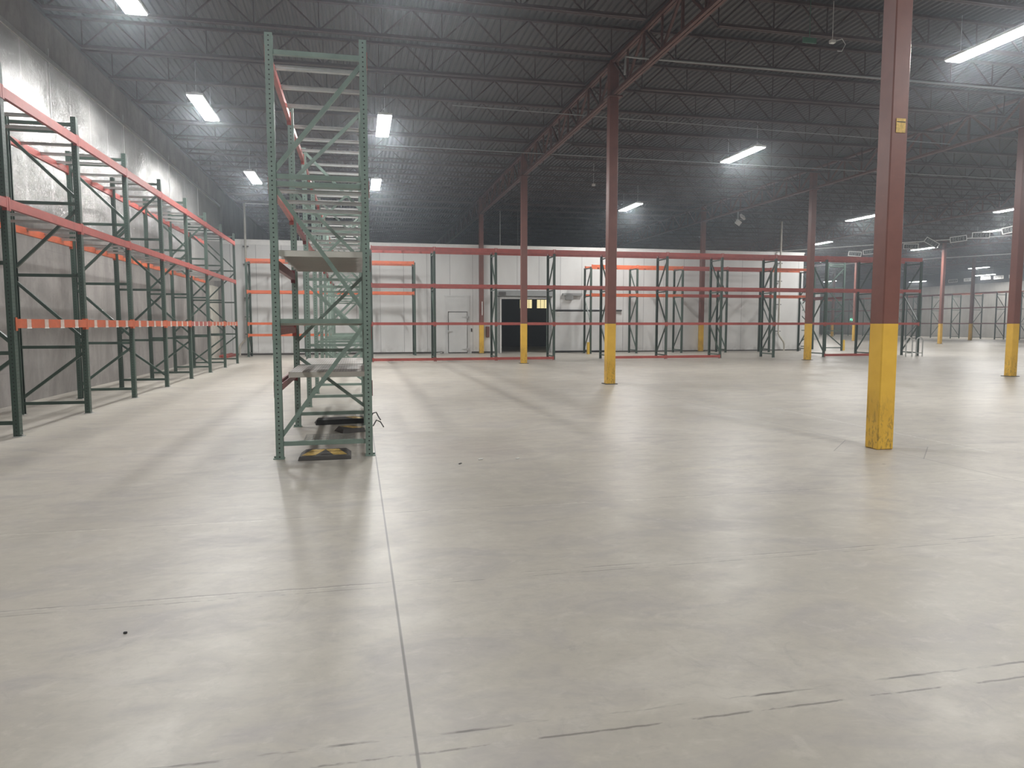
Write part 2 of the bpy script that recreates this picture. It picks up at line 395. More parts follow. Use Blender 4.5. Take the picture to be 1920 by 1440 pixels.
# roll-up door (open), cooler door, sliding door
d = struct('door_1', MB().box(DX0-.12, DX0, YW-.09, YW, 0, DZ-.02).box(DX1, DX1+.12, YW-.09, YW, 0, DZ-.02), M['grey'], None, 'open roll-up doorway with its curtain coiled above the opening')
link('coil_housing', MB().box(DX0-.18, DX1+.22, YW-.34, YW-.012, DZ+.02, DZ+.13).box(DX0-.18, DX1+.22, YW-.30, YW-.012, DZ+.13, DZ+.30).mesh('coil_housing', M['grey']), d)
link('bottom_rail', MB().box(DX0, DX1, YW-.06, YW-.015, DZ-.13, DZ-.015).mesh('bottom_rail', M['galv']), d)
link('guide_rail', MB().box(DX0+.0, DX0+.07, YW-.13, YW-.0, 0, DZ-.13).mesh('guide_rail', M['white']), d)
link('guide_rail', MB().box(DX1-.07, DX1, YW-.13, YW-.0, 0, DZ-.13).mesh('guide_rail', M['white']), d)
link('motor', MB().box(DX0-.1, DX0+.25, YW-.4, YW-.3, DZ+.05, DZ+.22).mesh('motor', M['dgrey']), d)
d = struct('door_2', MB().box(4.40, 5.66, YW-.03, YW-.002, 0, 2.93).box(4.36, 5.70, YW-.05, YW-.002, 2.9, 2.96), M['door'], None, 'grey cooler door with strap hinges on the right')
lf = link('door_leaf', MB().box(4.56, 5.50, YW-.10, YW-.03, .06, 2.10).mesh('door_leaf', M['door'], .008), d)
link('gasket', MB().box(4.53, 5.53, YW-.045, YW-.031, .02, 2.14).mesh('gasket', M['dgrey']), d)
link('handle', MB().box(4.50, 4.74, YW-.15, YW-.10, 1.10, 1.15).box(4.50, 4.55, YW-.16, YW-.03, 1.06, 1.19).mesh('handle', M['galv']), lf)
for z in (1.86, .22): link('hinge', MB().box(5.24, 5.56, YW-.125, YW-.10, z-.02, z+.02).box(5.47, 5.56, YW-.13, YW-.03, z-.07, z+.07).mesh('hinge', M['galv']), lf)
link('latch', MB().box(5.72, 5.77, YW-.05, YW, 1.12, 1.28).mesh('latch', M['black']), d)
d = struct('door_3', MB().box(10.18, 13.05, YW-.14, YW-.05, .09, 2.16), M['door'], None, 'wide grey sliding door beside the doorway, slid shut')
link('bottom_gasket', MB().box(10.15, 13.08, YW-.15, YW-.04, .01, .10).mesh('bottom_gasket', M['black']), d)
link('track', MB().box(9.98, 13.9, YW-.13, YW-.002, 2.19, 2.26).mesh('track', M['black']), d)
link('track_hood', MB().box(10.6, 11.65, YW-.2, YW-.002, 3.0, 3.12).box(10.75, 11.15, YW-.18, YW-.002, 2.78, 3.0).mesh('track_hood', M['grey']), d)

def small(name, label, cat, mb, mat, group=None, bevel=0):
    o = link(name, mb.mesh(name, mat, bevel)); return tag(o, label, cat, group)
small('notice', 'small square white notice on the wall right of the roll-up doorway', 'notice', MB().box(10.27, 10.45, YW-.16, YW-.142, 1.92, 2.13), M['white'])
small('switch_box', 'small white switch box by the left jamb of the roll-up doorway', 'switch', MB().box(6.78, 6.90, YW-.06, YW, 1.25, 1.48), M['white'], None, .005)
small('switch_box', 'small white switch box by the right jamb of the roll-up doorway', 'switch', MB().box(10.02, 10.14, YW-.06, YW-.0, 1.22, 1.45), M['white'], None, .005)
small('fire_box', 'narrow brown-red box beside the yellow column foot near the cooler door', 'box', MB().box(6.50, 6.66, YW-.14, YW-.005, .82, 1.38), M['redbox'], None, .01)
small('poster', 'faded pink paper notice on the left concrete wall behind the near rack', 'notice', MB().box(XL, XL+.006, 14.1, 14.45, 1.85, 2.35), M['pink'])
small('wall_plate', 'black ring hook on the left concrete wall above the taped orange beam', 'hook', MB().tube([(XL+.03, 15.02+.09*math.cos(a/8*6.283), 2.0+.11*math.sin(a/8*6.283)) for a in range(9)], .018, 8).box(XL-.0, XL+.04, 14.98, 15.06, 1.9, 1.95), M['black'])
small('paper_scrap', 'crumpled white paper scrap on the floor at the foot of the white partition wall', 'litter', MB().bar((3.95, 36.05, .03), (4.2, 36.1, .06), .12, .02).bar((3.8, 36.12, .02), (4.05, 36.02, .03), .1, .02), M['white'])

# ---------------------------------------------------------------- columns
def column(x, y, label, zt=7.05, group=None):
    r = thing('steel_column', label, 'column', (x, y, 0), 0, group)
    link('shaft', MB().box(-.112, .112, -.112, .112, .0, zt+.85).mesh('shaft', M['col'], .012), r)
    link('base_plate', MB().box(-.16, .16, -.16, .16, 0, .018).mesh('base_plate', M['dgrey']), r) if y > 12 else None
    link('cap_plate', MB().box(-.18, .18, -.2, .2, zt-.03, zt-.005).mesh('cap_plate', M['girder']), r)
    return r
XC = [6.22, 18.47, 30.7, 42.95, 55.2]; YC = [7.45 + 9.53*k for k in range(-2, 10)]
names = {
 (0, 2): 'nearest red-brown steel column with scuffed yellow foot and a small yellow label high up',
 (0, 3): 'second red-brown column with yellow foot, standing alone in the middle of the floor',
 (0, 4): 'red-brown column with yellow foot standing in front of the open roll-up doorway',
 (0, 5): 'red-brown column with yellow foot against the white wall, beside the grey cooler door',
 (1, 3): 'red-brown column with yellow foot cut off by the right edge of the photo',
 (1, 4): 'red-brown column with yellow foot just right of the end of the white partition wall',
 (1, 5): 'red-brown column behind the right-hand wall racks, its yellow foot close to the white wall',
 (3, 6): 'left of the two yellow-footed columns standing before the far right racks',
 (4, 7): 'right of the two yellow-footed columns standing before the far right racks',
 (3, 7): 'distant yellow-footed column seen just left of the nearest column, right of the short yellow bollard',
 (4, 9): 'most distant yellow-footed column, seen between the green rack posts right of the partition',
}
lab_rest = 'distant red-brown column with yellow foot, hidden behind nearer columns and walls'
for i, x in enumerate(XC):
    for k, y in enumerate(YC):
        if i == 0 and k > 5: continue
        if i == 1 and k > 5 or (i, k) == (2, 6): continue
        l = names.get((i, k))
        if l is None and not (i >= 2 and k >= 5): continue
        xx = x - (.35 if (i, k) in ((4, 9),) else 0)
        c = column(xx, y, l or lab_rest, group=None if l else 'columns hidden in the distance')
        if (i, k) == (0, 2):
            link('label_plate', MB().box(-.055, .07, -.121, -.113, 3.74, 3.90).mesh('label_plate', M['yeltape']), c)['label'] = 'small yellow label with a dark line'
            link('label_line', MB().box(-.05, .065, -.123, -.1215, 3.855, 3.866).mesh('label_line', M['black']), c)
        if (i, k) == (0, 5):
            link('label_plate', MB().box(.0, .05, -.121, -.113, 1.95, 2.65).mesh('label_plate', M['white']), c)['label'] = 'narrow white vertical sign'

# ---------------------------------------------------------------- roof steel
JZ0, JZ1 = 7.28, 7.90
def joist_meshes(L):
    m1 = MB().box(.1, L-.1, -.045, -.008, JZ1-.05, JZ1).box(.1, L-.1, .008, .045, JZ1-.05, JZ1)
    m2 = MB().box(.75, L-.75, -.055, -.010, JZ0, JZ0+.055).box(.75, L-.75, .010, .055, JZ0, JZ0+.055)
    m3 = MB(); n = 9; a, b = .75, L-.75; dx = (b-a)/n
    for i in range(n+1):
        x = a+i*dx
        if i: m3.bar((x, 0, JZ0+.02), (x-dx/2, 0, JZ1-.03), .028, .028)
        if i < n: m3.bar((x, 0, JZ0+.02), (x+dx/2, 0, JZ1-.03), .028, .028)
        m3.bar((x, 0, JZ0+.02), (x, 0, JZ1-.03), .02, .02)
    m3.bar((.12, 0, JZ1-.03), (a, 0, JZ0+.02), .03, .03).bar((L-.12, 0, JZ1-.03), (b, 0, JZ0+.02), .03, .03)
    return m1.mesh('top_chord', M['joist']), m2.mesh('bottom_chord', M['joist']), m3.mesh('web', M['joist'])
JM = {}
XB = [XL+.02] + XC + [XR-.02]
YJ = [YC[3] + 1.906*k for k in range(-6, 42)]
for i in range(6):
    L = XB[i+1]-XB[i]; key = round(L, 1)
    if key not in JM: JM[key] = joist_meshes(L)
    top, bot, web = JM[key]
    lab = ['open-web roof joist running from the foil-lined wall to the first girder', 'open-web roof joist between the first and second girders',
           'open-web roof joist between the second and third girders', 'open-web roof joist between the third and fourth girders',
           'open-web roof joist between the fourth and fifth girders', 'open-web roof joist running from the fifth girder to the far right wall'][i]
    for y in YJ:
        o = link('roof_joist', top, None, (XB[i], y, 0)); tag(o, lab, 'roof joist', 'roof joists, bay %s' % ['by the foil wall', 'second', 'third', 'fourth', 'fifth', 'by the right wall'][i])
        link('bottom_chord', bot, o); link('web', web, o)
def girder_meshes():
    L = 9.53
    a = MB().box(-.07, -.012, .06, L-.06, 7.83, 7.90).box(.012, .07, .06, L-.06, 7.83, 7.90)
    b = MB().box(-.075, -.012, .0, L, 7.05, 7.12).box(.012, .075, .0, L, 7.05, 7.12)
    c = MB(); n = 5; d = L/n
    for i in range(n):
        c.bar((0, i*d+.05, 7.86), (0, i*d+d/2, 7.09), .05, .05).bar((0, i*d+d/2, 7.09), (0, (i+1)*d-.05, 7.86), .05, .05)
        c.bar((0, i*d+d/2, 7.09), (0, i*d+d/2, 7.86), .04, .04)
        if i: c.bar((0, i*d, 7.10), (0, i*d, 7.86), .05, .05)
    return a.mesh('top_chord', M['girder']), b.mesh('bottom_chord', M['girder']), c.mesh('web', M['girder'])
GM = girder_meshes()
for i, x in enumerate(XC):
    for k, y in enumerate(YC[:-1]):
        o = link('roof_girder', GM[1], None, (x, y, 0))
        tag(o, ['first', 'second', 'third', 'fourth', 'fifth'][i] + ' line of trussed roof girders counted from the foil-lined wall, one span', 'roof girder', 'girder spans, %s line from the foil wall' % ['first', 'second', 'third', 'fourth', 'fifth'][i])
        link('top_chord', GM[0], o); link('web', GM[2], o)

# ---------------------------------------------------------------- lamps
LZ = 7.05
fix_body = MB().box(-.19, .19, -1.12, 1.12, LZ+.02, LZ+.075).box(-.08, .08, -1.05, 1.05, LZ+.075, LZ+.12).mesh('lamp_body', M['white'])
fix_lens = MB().box(-.175, .175, -1.09, 1.09, LZ, LZ+.018).mesh('diffuser', M['lens'])
fix_wire = MB().tube([(0, -.9, LZ+.12), (0, -.9, 7.93)], .006, 5).tube([(0, .9, LZ+.12), (0, .9, 7.93)], .006, 5).box(-.006, .006, -.9, .9, LZ+.12, LZ+.128).mesh('hanger', M['galv'])
al = bpy.data.lights.new('lamp_light', 'AREA'); al.shape = 'RECTANGLE'; al.size = .34; al.size_y = 2.14; al.energy = LAMP_W; al.color = (1.0, .99, .965)
def lamp(x, y, label, dz=0, group=None):
    r = link('ceiling_lamp', fix_body, None, (x, y, dz)); tag(r, label, 'ceiling light', group)
    link('diffuser', fix_lens, r); link('hanger', fix_wire, r)
    lo = link('lamp_light', dim if y < 14 and x < 1 else al, r, (0, 0, LZ-.012)); return r
dim = al.copy(); dim.energy = LAMP_W*.6
lamp(-3.78, 13.3, 'glaring lamp at the top left corner of the photo, over the left aisle')
lamp(-3.78, 20.15, 'large glaring lamp over the left aisle, above the middle of the dark green rack')
lamp(-3.78, 29.1, 'smaller of the lamps over the left aisle, farthest from the camera')
lamp(.82, 20.85, 'glaring lamp just right of the pale green rack, the larger of the two there')
lamp(.82, 29.5, 'lamp just right of the pale green rack, the lower and smaller of the two there')
lamp(12.5, 21.8, 'glaring lamp hanging between the second column and the nearest column')
lamp(12.85, 32.5, 'glaring lamp just right of the second column, above the wall racks')
lamp(12.45, 12.15, 'very large glaring lamp at the top right of the photo')
lamp(26.1, 33.2, 'thin bright lamp strip just left of the nearest column, the highest of those there')
lamp(31.5, 44.2, 'thin bright lamp strip above the right end of the partition wall')
lamp(41.0, 56.1, 'thin bright lamp strip crossing behind the top beam right of the partition')
lamp(41.2, 45.6, 'thin bright lamp strip just right of the nearest column')
lamp(60.7, 60.0, 'thin bright lamp strip low on the right, above the hanging white signs')
lamp(37.4, 36.3, 'bright lamp strip crossed by a hanging sign near the right edge')
lamp(31.3, 29.0, 'lamp strip touching the right edge of the photo')
lamp(64.6, 63.0, 'lamp strip partly behind a white sign above the far right racks', -.45)
lamp(60.8, 83.0, 'small lamp strip seen through the rack posts right of the partition')
lamp(63.5, 71.0, 'small lamp strip just right of the nearest column, low above the far racks', -.7)
for (x, y) in ((-3.78, 3.0), (.82, 10.6), (7.2, 1.0), (12.45, 2.5), (34, 56), (30, 59.5), (12.45, -6.5), (46, 84), (46, 70), (36, 70), (30, 90), (24.8, 10), (24.8, 20), (24.8, 0), (37.2, 18), (50, 30), (50, 44)):  # unseen lamps added to brighten the floor, nearest column and far walls
    lamp(x, y, 'added lamp out of view, hidden by a wall or outside the photo', 0, 'added lamps out of view')

# ---------------------------------------------------------------- pallet racks
PW, PD = .092, .080
def post_mesh(H, mat, sgn):   # C section: web on the aisle side, flanges turned in
    m = MB(); a = sgn*PD/2
    m.box(min(a, a-sgn*.005), max(a, a-sgn*.005), -PW/2, PW/2, .008, H)
    b0, b1 = sorted((a-sgn*.005, -a))
    m.box(b0, b1, -PW/2, -PW/2+.005, .008, H).box(b0, b1, PW/2-.005, PW/2, .008, H)
    c0, c1 = sorted((-a, -a+sgn*.005)); m.box(c0, c1, -PW/2+.005, -PW/2+.02, .008, H).box(c0, c1, PW/2-.02, PW/2-.005, .008, H)
    return m.mesh('post', mat)
def foot_mesh(mat): return MB().box(-.05, .068, -.062, .062, 0, .010).tube([(.054, 0, .01), (.054, 0, .03)], .012, 6).mesh('foot_plate', mat)
PATB = ([.19, 1.13, 2.32, 3.50, 4.66, 4.78], [(-1, .29, 1, 1.03), (1, 1.28, -1, 2.2), (-1, 2.45, 1, 3.4), (1, 3.6, -1, 4.55)])
PATE = ([.17, 1.55, 3.05, 3.13, 4.44], [(-1, .26, 1, 1.52), (1, 1.66, -1, 3.0), (-1, 3.2, 1, 4.36)])
PATR = ([.17, 1.50, 2.90, 4.30], [(-1, .26, 1, 1.42), (1, 1.58, -1, 2.82), (-1, 2.98, 1, 4.2)])
def brace_mesh(D, pat, mat, flip=1, H=9):
    m = MB(); hd = D/2-PD/2+.012; B = .050
    for z in pat[0]:
        if z < H: m.box(-hd, hd, -B/2, B/2, z-B/2, z+B/2)
    for sa, za, sb, zb in pat[1]:
        if zb < H and za < H: m.bar((flip*sa*hd, 0, za), (flip*sb*hd, 0, zb), B*.92, B*.92)
    return m.mesh('upright_frame', mat)
def rack(label, loc, rz, ys, D, H, levels, cat='pallet rack', mpost='gp_dark', mbr='g_dark', pat=PATB, bars=(), heights=None, patmap=None, simple=False, flipmap=None, skip=(), tapes=()):
    r = thing('pallet_rack', label, cat, loc, rz)
    cache = {}
    def c(key, fn):
        if key not in cache: cache[key] = fn()
        return cache[key]
    fm = foot_mesh(M['galv' if mpost == 'gp_dark' and not simple else mbr])
    for k, y in enumerate(ys):
        h = heights.get(k, H) if heights else H
        pt = patmap.get(k, pat) if patmap else pat
        fl = flipmap.get(k, 1) if flipmap else 1
        f = link('upright_frame', c(('b', id(pt), h, fl), lambda: brace_mesh(D, pt, M[mbr], fl, h)), r, (0, y, 0))
        for sg in (1, -1):
            link('post', c(('p', h, sg), lambda: post_mesh(h, M[mpost], sg)), f, (sg*D/2, 0, 0))
            if not simple: link('foot_plate', fm, f, (sg*D/2, 0, 0), (0, 0, 0 if sg > 0 else math.pi))
    for (zt, hb, mat, bays, sides) in levels:
        for k in (range(len(ys)-1) if bays is None else bays):
            L = ys[k+1]-ys[k]-PW
            for sg in sides:
                mt = mat[k % len(mat)] if isinstance(mat, (list, tuple)) else mat
                xo = D/2+PD/2-.027+.008
                bm_ = c(('beam', round(L, 3), hb, mt), lambda: MB().box(-.027, .027, -L/2, L/2, -hb, -.03).box(.0, .027, -L/2, L/2, -.03, 0).mesh('load_beam', M[mt]))
                b = link('load_beam', bm_, r, (sg*xo, (ys[k]+ys[k+1])/2, zt), (0, 0, 0 if sg > 0 else math.pi))
                if not simple:
                    cm = c(('con', mt, hb), lambda: MB().box(.0215, .028, -.040, .012, -.16, .02).box(-.03, .028, .0005, .006, -.16, .02).mesh('beam_connector', M[mt]))
                    link('beam_connector', cm, b, (0, -L/2, 0)); link('beam_connector', cm, b, (0, L/2, 0), (0, 0, 0)).scale = (1, -1, 1)
                    if (zt, sg) in tapes:
                        tm = c(('tape', hb), lambda: MB().box(-.029, .0295, -.065, .065, -hb-.004, -.002).mesh('label_tape', M['tape']))
                        tb = c(('tapeb', hb), lambda: MB().box(-.0, .0305, -.075, .075, -hb-.007, -hb+.008).mesh('label_tape', M['white']))
                        for q in range(4):
                            yy = -L/2 + L*(q+.62)/4.35
                            t_ = link('label_tape', tm, b, (0, yy, 0)); 
                            link('label_tape', tb, b, (0, yy, 0))
    for (zt, n, bays) in bars:
        for k in (range(len(ys)-1) if bays is None else bays):
            for q in range(n):
                yy = ys[k] + (ys[k+1]-ys[k])*(q+.75)/(n+.5)
                bm_ = c(('bar', D), lambda: MB().box(-D/2-.008, D/2+.008, -.03, .03, -.038, .0).box(-D/2-.008, D/2+.008, -.042, -.03, -.006, 0).box(-D/2-.008, D/2+.008, .03, .042, -.006, 0).mesh('support_bar', M['galv']))
                link('support_bar', bm_, r, (0, yy + rnd.uniform(-.03, .03), zt-.002))
    return r
LY = [8.11+2.571*k for k in range(9)]
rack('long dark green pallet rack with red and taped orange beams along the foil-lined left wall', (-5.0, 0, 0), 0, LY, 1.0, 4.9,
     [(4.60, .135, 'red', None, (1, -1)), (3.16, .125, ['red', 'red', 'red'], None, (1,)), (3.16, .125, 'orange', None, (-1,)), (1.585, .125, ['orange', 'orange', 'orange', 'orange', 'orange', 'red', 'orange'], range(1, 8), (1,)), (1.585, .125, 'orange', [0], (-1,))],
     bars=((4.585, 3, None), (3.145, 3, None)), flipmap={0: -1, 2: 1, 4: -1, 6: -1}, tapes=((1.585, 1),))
CY = [8.3 + 2.563*k for k in range(9)]
rack('tall pale green rack standing end-on, with steel decks in its first bay', (-.385, 0, 0), 0, CY, .99, 4.63,
     [(4.50, .11, 'red', None, (1, -1)), (3.10, .11, ['red', 'maroon'], None, (1, -1)), (2.27, .12, 'maroon', [0], (1, -1)), (1.50, .11, ['red', 'red'], [0], (1, -1)), (.85, .11, 'maroon', [0, 1], (1, -1))],
     mpost='gp_lite', mbr='g_lite', pat=PATB, patmap={0: PATE}, bars=((4.49, 3, None), (3.09, 3, None)), flipmap={1: -1, 3: -1, 5: -1})
# row across the floor in front of the partition wall
AX = [.55, 3.04, 5.54, 8.0, 10.4, 13.02, 15.59, 18.2, 20.75, 23.2, 25.75]
rack('long rack run with brick-red beams standing across the floor in front of the partition wall', (0, 29.1, 0), -math.pi/2, AX, 1.0, 4.42,
     [(4.55, .16, 'red', None, (1, -1)), (3.10, .125, 'red', None, (1, -1)), (1.575, .11, 'red', None, (1,)), (.15, .11, 'red', [0, 1, 2, 4, 5, 8], (1,))],
     pat=PATR, bars=((4.54, 3, None), (3.09, 3, None)), flipmap={2: -1, 4: -1, 6: -1, 8: -1})
BX1 = [-4.86, -2.35, .16, 2.68]
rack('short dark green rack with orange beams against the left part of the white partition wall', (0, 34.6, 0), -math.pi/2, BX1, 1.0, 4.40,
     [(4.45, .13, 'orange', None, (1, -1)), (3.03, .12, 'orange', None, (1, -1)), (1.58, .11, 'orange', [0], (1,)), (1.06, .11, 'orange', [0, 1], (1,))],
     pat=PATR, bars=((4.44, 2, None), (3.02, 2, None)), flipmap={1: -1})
BX2 = [11.45, 13.91, 16.39, 18.9, 21.43, 23.85]
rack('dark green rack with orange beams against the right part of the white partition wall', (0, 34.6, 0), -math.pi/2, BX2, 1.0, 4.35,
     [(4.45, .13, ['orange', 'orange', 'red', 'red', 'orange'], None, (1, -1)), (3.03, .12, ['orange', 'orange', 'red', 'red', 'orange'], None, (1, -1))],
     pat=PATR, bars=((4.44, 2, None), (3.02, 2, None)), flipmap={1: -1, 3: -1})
rack('green rack seen end-on just beyond the right end of the partition wall', (25.92, 0, 0), 0, [34.9, 37.5, 40.1], 1.05, 4.86,
     [(3.02, .12, 'maroon', None, (1, -1))], pat=PATB, flipmap={0: -1})
FY = [57.1+2.62*k for k in range(-1, 11)]
rack('long run of far racks with thin maroon and orange beams along the far right wall', (60.55, 0, 0), math.pi, [-y for y in reversed(FY)], 1.05, 4.5,
     [(4.62, .14, ['orange', 'maroon', 'maroon', 'orange', 'maroon'], None, (1, -1)), (3.15, .12, 'maroon', None, (1,)), (1.60, .11, 'maroon', None, (1,))],
     pat=PATR, simple=True, flipmap={1: -1, 3: -1, 5: -1, 7: -1})
rack('small far rack standing apart, seen through the posts right of the nearest column', (51.4, 0, 0), 0, [58.0, 60.6], 1.2, 4.2,
     [(4.1, .12, 'maroon', None, (1, -1)), (1.58, .11, 'maroon', None, (1,))], pat=PATR, simple=True)

# steel decks resting on the first bay of the pale green rack
def deck_plate():
    m = MB(); wx, wy = .93, .385; n = 4
    m.box(-wx/2, wx/2, -wy/2, wy/2, .028, .032, 0)
    m.box(-wx/2, wx/2, -wy/2, -wy/2+.004, -.035, .028, 1).box(-wx/2, wx/2, wy/2-.004, wy/2, -.035, .028, 1)
    for q in range(1, n): m.box(-wx/2+.01, wx/2-.01, -wy/2+wy*q/n-.012, -wy/2+wy*q/n+.012, .001, .028, 0)
    return m.mesh('steel_deck', [M['deckplate'], M['fascia']])
DP = deck_plate()
def decks(z, y0, n, what):
    for q in range(n):
        o = link('steel_deck', DP, None, (-.385, y0+.40*q, z+.0355))
        if n == 9 and q > 3: o.location.y += .14
        lab = {0: 'nearest steel deck plate on ', n-1: 'farthest steel deck plate on '}.get(q, 'inner steel deck plate on ')
        tag(o, lab + what, 'steel deck', 'deck plates on ' + what)
decks(2.27, 8.56, 6, 'the upper maroon beams of the pale green rack')
decks(1.50, 8.56, 6, 'the eye-level red beams of the pale green rack')
decks(.85, 9.40, 9, 'the knee-high maroon beams of the pale green rack')

# ---------------------------------------------------------------- things on the floor
def block(name, label, loc, rz, L=.56, W=.50, h=.045, tapes=((-.14, 1), (.12, -1)), mat='dgrey', tilt=(0, 0)):
    m = MB(); e = .06
    P = [(-L/2, -W/2, 0), (L/2, -W/2, 0), (L/2, W/2, 0), (-L/2, W/2, 0), (-L/2+.015, -W/2+.01, h), (L/2-.015, -W/2+.01, h), (L/2-.06, W/2-.02, h), (-L/2+.06, W/2-.02, h)]
    m.quadbox(P)
    o = link(name, m.mesh(name, M[mat], .004), None, loc, (tilt[0], tilt[1], rz)); tag(o, label, 'floor ramp')
    for cx, s in tapes:
        t = MB(); w_ = .075; hh = W*.36
        A = [(cx-w_-s*.05, -hh), (cx+w_-s*.05-.0, -hh), (cx+w_+s*.05, hh), (cx-w_+s*.05, hh)]
        t.prism(A, h+.0005, h+.002)
        link('tape_patch', t.mesh('tape_patch', M['yeltape']), o)['label'] = 'worn yellow tape patch'
    return o
block('rubber_ramp', 'black rubber ramp block with two yellow patches lying before the pale green rack', (-.385, 8.36, 0), .0, .58, .52, tapes=((-.13, 1), (.12, -1)))
block('rubber_ramp', 'long black rubber ramp lying inside the first bay of the pale green rack', (-.27, 11.15, .0), .12, .78, .34, .075, tapes=((.2, -1),), mat='black')
block('rubber_ramp', 'small dark ramp block with one yellow patch by the pale rack right post', (-.13, 10.25, 0), .35, .34, .36, .06, tapes=((.02, -1),), mat='dgrey')
m = MB()
for i in range(15): m.tube([(-.36+i*.045, -.42, .006), (-.36+i*.045, .42, .006)], .0028, 5)
for i in range(9): m.tube([(-.37, -.42+i*.105, .011), (.28, -.42+i*.105, .011)], .0028, 5)
small('wire_mesh_panel', 'flat wire mesh panel lying on the floor inside the end of the pale green rack', 'mesh panel', m, M['grey']).location = (-.34, 9.55, 0)
small('bent_strap', 'bent black steel strap sticking out on the floor right of the pale green rack', 'strap', MB().tube([(.20, 10.55, .02), (.25, 10.6, .10), (.31, 10.6, .07), (.35, 10.5, .01)], .009, 6), M['black'])
small('bent_strap', 'second bent black strap hooked over, farther back beside the pale green rack', 'strap', MB().tube([(.17, 11.4, .02), (.22, 11.45, .10), (.27, 11.45, .11), (.30, 11.4, .05), (.33, 11.3, .01)], .010, 6), M['black'])
for i, (x, y, dx) in enumerate(((1.3, 7.75, .05), (1.72, 7.7, .04), (1.05, 7.55, .03))):
    small('litter_scrap', ['small white scrap on the floor right of the pale green rack', 'second white scrap on the floor, farther right of the pale green rack', 'tiny dark scrap on the floor right of the pale green rack'][i], 'litter',
          MB().bar((x, y, .006), (x+dx, y+.015, .010), .02, .006), M['white'] if i < 2 else M['black'])
small('floor_pebble', 'small dark bit on the bare floor at lower left', 'litter', MB().bar((-1.153, 3.703, .005), (-1.135, 3.703, .005), .012, .010), M['black'], None, .003)
for i in range(3):
    small('loose_beam', ['loose red rack beam on the floor in the far left corner, nearest the aisle', 'loose red rack beam in the middle of the far left corner bundle', 'loose red rack beam closest to the wall in the far left corner'][i], 'beam',
          MB().box(-5.75-.16*i, -5.65-.16*i, 33.5+.15*i, 35.7+.05*i, 0, .11 + .03*(i == 1)), M['red'], None, .005)
def bollard(x, y, label):
    small('bollard', label, 'bollard', MB().tube([(x, y, 0), (x, y, .56), (x, y, .60)], .075, 16), M['yel'])
bollard(11.3, 34.0, 'short yellow bollard at the left end of the right-hand wall rack')
bollard(27.1, 35.6, 'short yellow bollard beyond the right end of the partition wall')
def hoop(x, y, label):
    m = MB(); pts = [(x-.17, y, 0), (x-.17, y, .72)] + [(x-.17*math.cos(a), y, .72+.17*math.sin(a)) for a in [math.pi*i/8 for i in range(1, 8)]] + [(x+.17, y, .72), (x+.17, y, 0)]
    m.tube(pts, .028, 8).tube([(x-.17, y, .16), (x+.17, y, .16)], .02, 6)
    small('hoop_guard', label, 'guard', m, M['galv'])
hoop(25.02, 28.3, 'left bent steel hoop guard at the end of the rack run across the floor')
hoop(25.58, 28.3, 'right bent steel hoop guard at the end of the rack run across the floor')

# ---------------------------------------------------------------- pipes and ceiling fittings
def pipe(name, label, pts, r, mat='white', collars=(), cat='pipe', group=None):
    o = small(name, label, cat, MB().tube(pts, r, 10), M[mat], group)
    for c in collars:
        link('collar', MB().box(c[0]-.13, c[0]+.13, c[1]-.03, c[1]+.10, c[2]-.02, c[2]+.02).mesh('collar', M['dgrey']), o)
    return o
def dp(x, s):
    return [(x+.42*0, 36.1, 7.2), (x, 36.1, .95), (x+s*.10, 36.1, .80), (x+s*.36, 36.12, .50), (x+s*.40, 36.12, .38), (x+s*.40, 36.12, .0)]
pipe('drain_pipe', 'cream standpipe with black collars on the partition wall by the left corner', dp(-5.14, -1), .05, 'cream', [(-5.14, 36.12, z) for z in (5.2, 4.35, 2.75, 1.85, 1.02)])
pipe('drain_pipe', 'standpipe with an angled foot on the right part of the partition wall', dp(23.25, 1), .05, 'cream', [(23.25, 36.12, z) for z in (4.9, 3.9, 2.6, 1.1)])
pipe('conduit', 'thin bright conduit hanging above the partition wall near the left corner', [(-2.75, 36.9, 7.6), (-2.7, 36.9, 6.2), (-2.72, 36.9, ZW+.02)], .018)
pipe('conduit', 'short horizontal conduit crossing above the partition near the left corner', [(-5.1, 36.1, 7.2), (-1.0, 36.1, 7.2)], .02)
pipe('conduit', 'thin conduit dropping to the partition left of the column before the doorway', [(7.4, 37, 7.4), (7.4, 37, ZW)], .018)
pipe('conduit', 'faint conduit dropping to the partition right behind the column before the doorway', [(8.35, 37, 7.4), (8.35, 37, ZW)], .012, 'grey')
pipe('sprinkler_pipe', 'grey sprinkler pipe under the joists right of the nearest girder, above the second column', [(5.6, 14.6, 6.75), (5.62, 14.6, 7.12), (5.9, 14.6, 7.12), (18.3, 14.6, 7.12)], .022, 'grey')
pipe('sprinkler_pipe', 'thin pale sprinkler pipe crossing the whole bay behind the second column top', [(2.5, 18.75, 7.14), (18.3, 19.4, 7.14)], .012, 'grey')
pipe('sprinkler_pipe', 'thin pale sprinkler pipe crossing lower, above the third column', [(1.0, 23.3, 7.14), (30, 23.5, 7.14)], .014, 'grey')
pipe('sprinkler_pipe', 'long white pipe slanting under the far roof, passing behind the hanging signs', [(27.5, 54.3, 7.0), (41.5, 34.9, 7.0)], .035)
pipe('sprinkler_pipe', 'second long white pipe, lower and farther, right of the nearest column', [(41.0, 63, 7.0), (51.4, 45.0, 7.0)], .035)
r = thing('floodlight', 'pair of small white square floodlights hung under the roof above the right-hand wall racks', 'floodlight', (19.4, 34.07, 6.9))
link('bracket', MB().box(-.03, .03, -.03, .03, -.0, .4).box(-.12, .34, -.02, .02, -.02, .02).mesh('bracket', M['grey']), r)
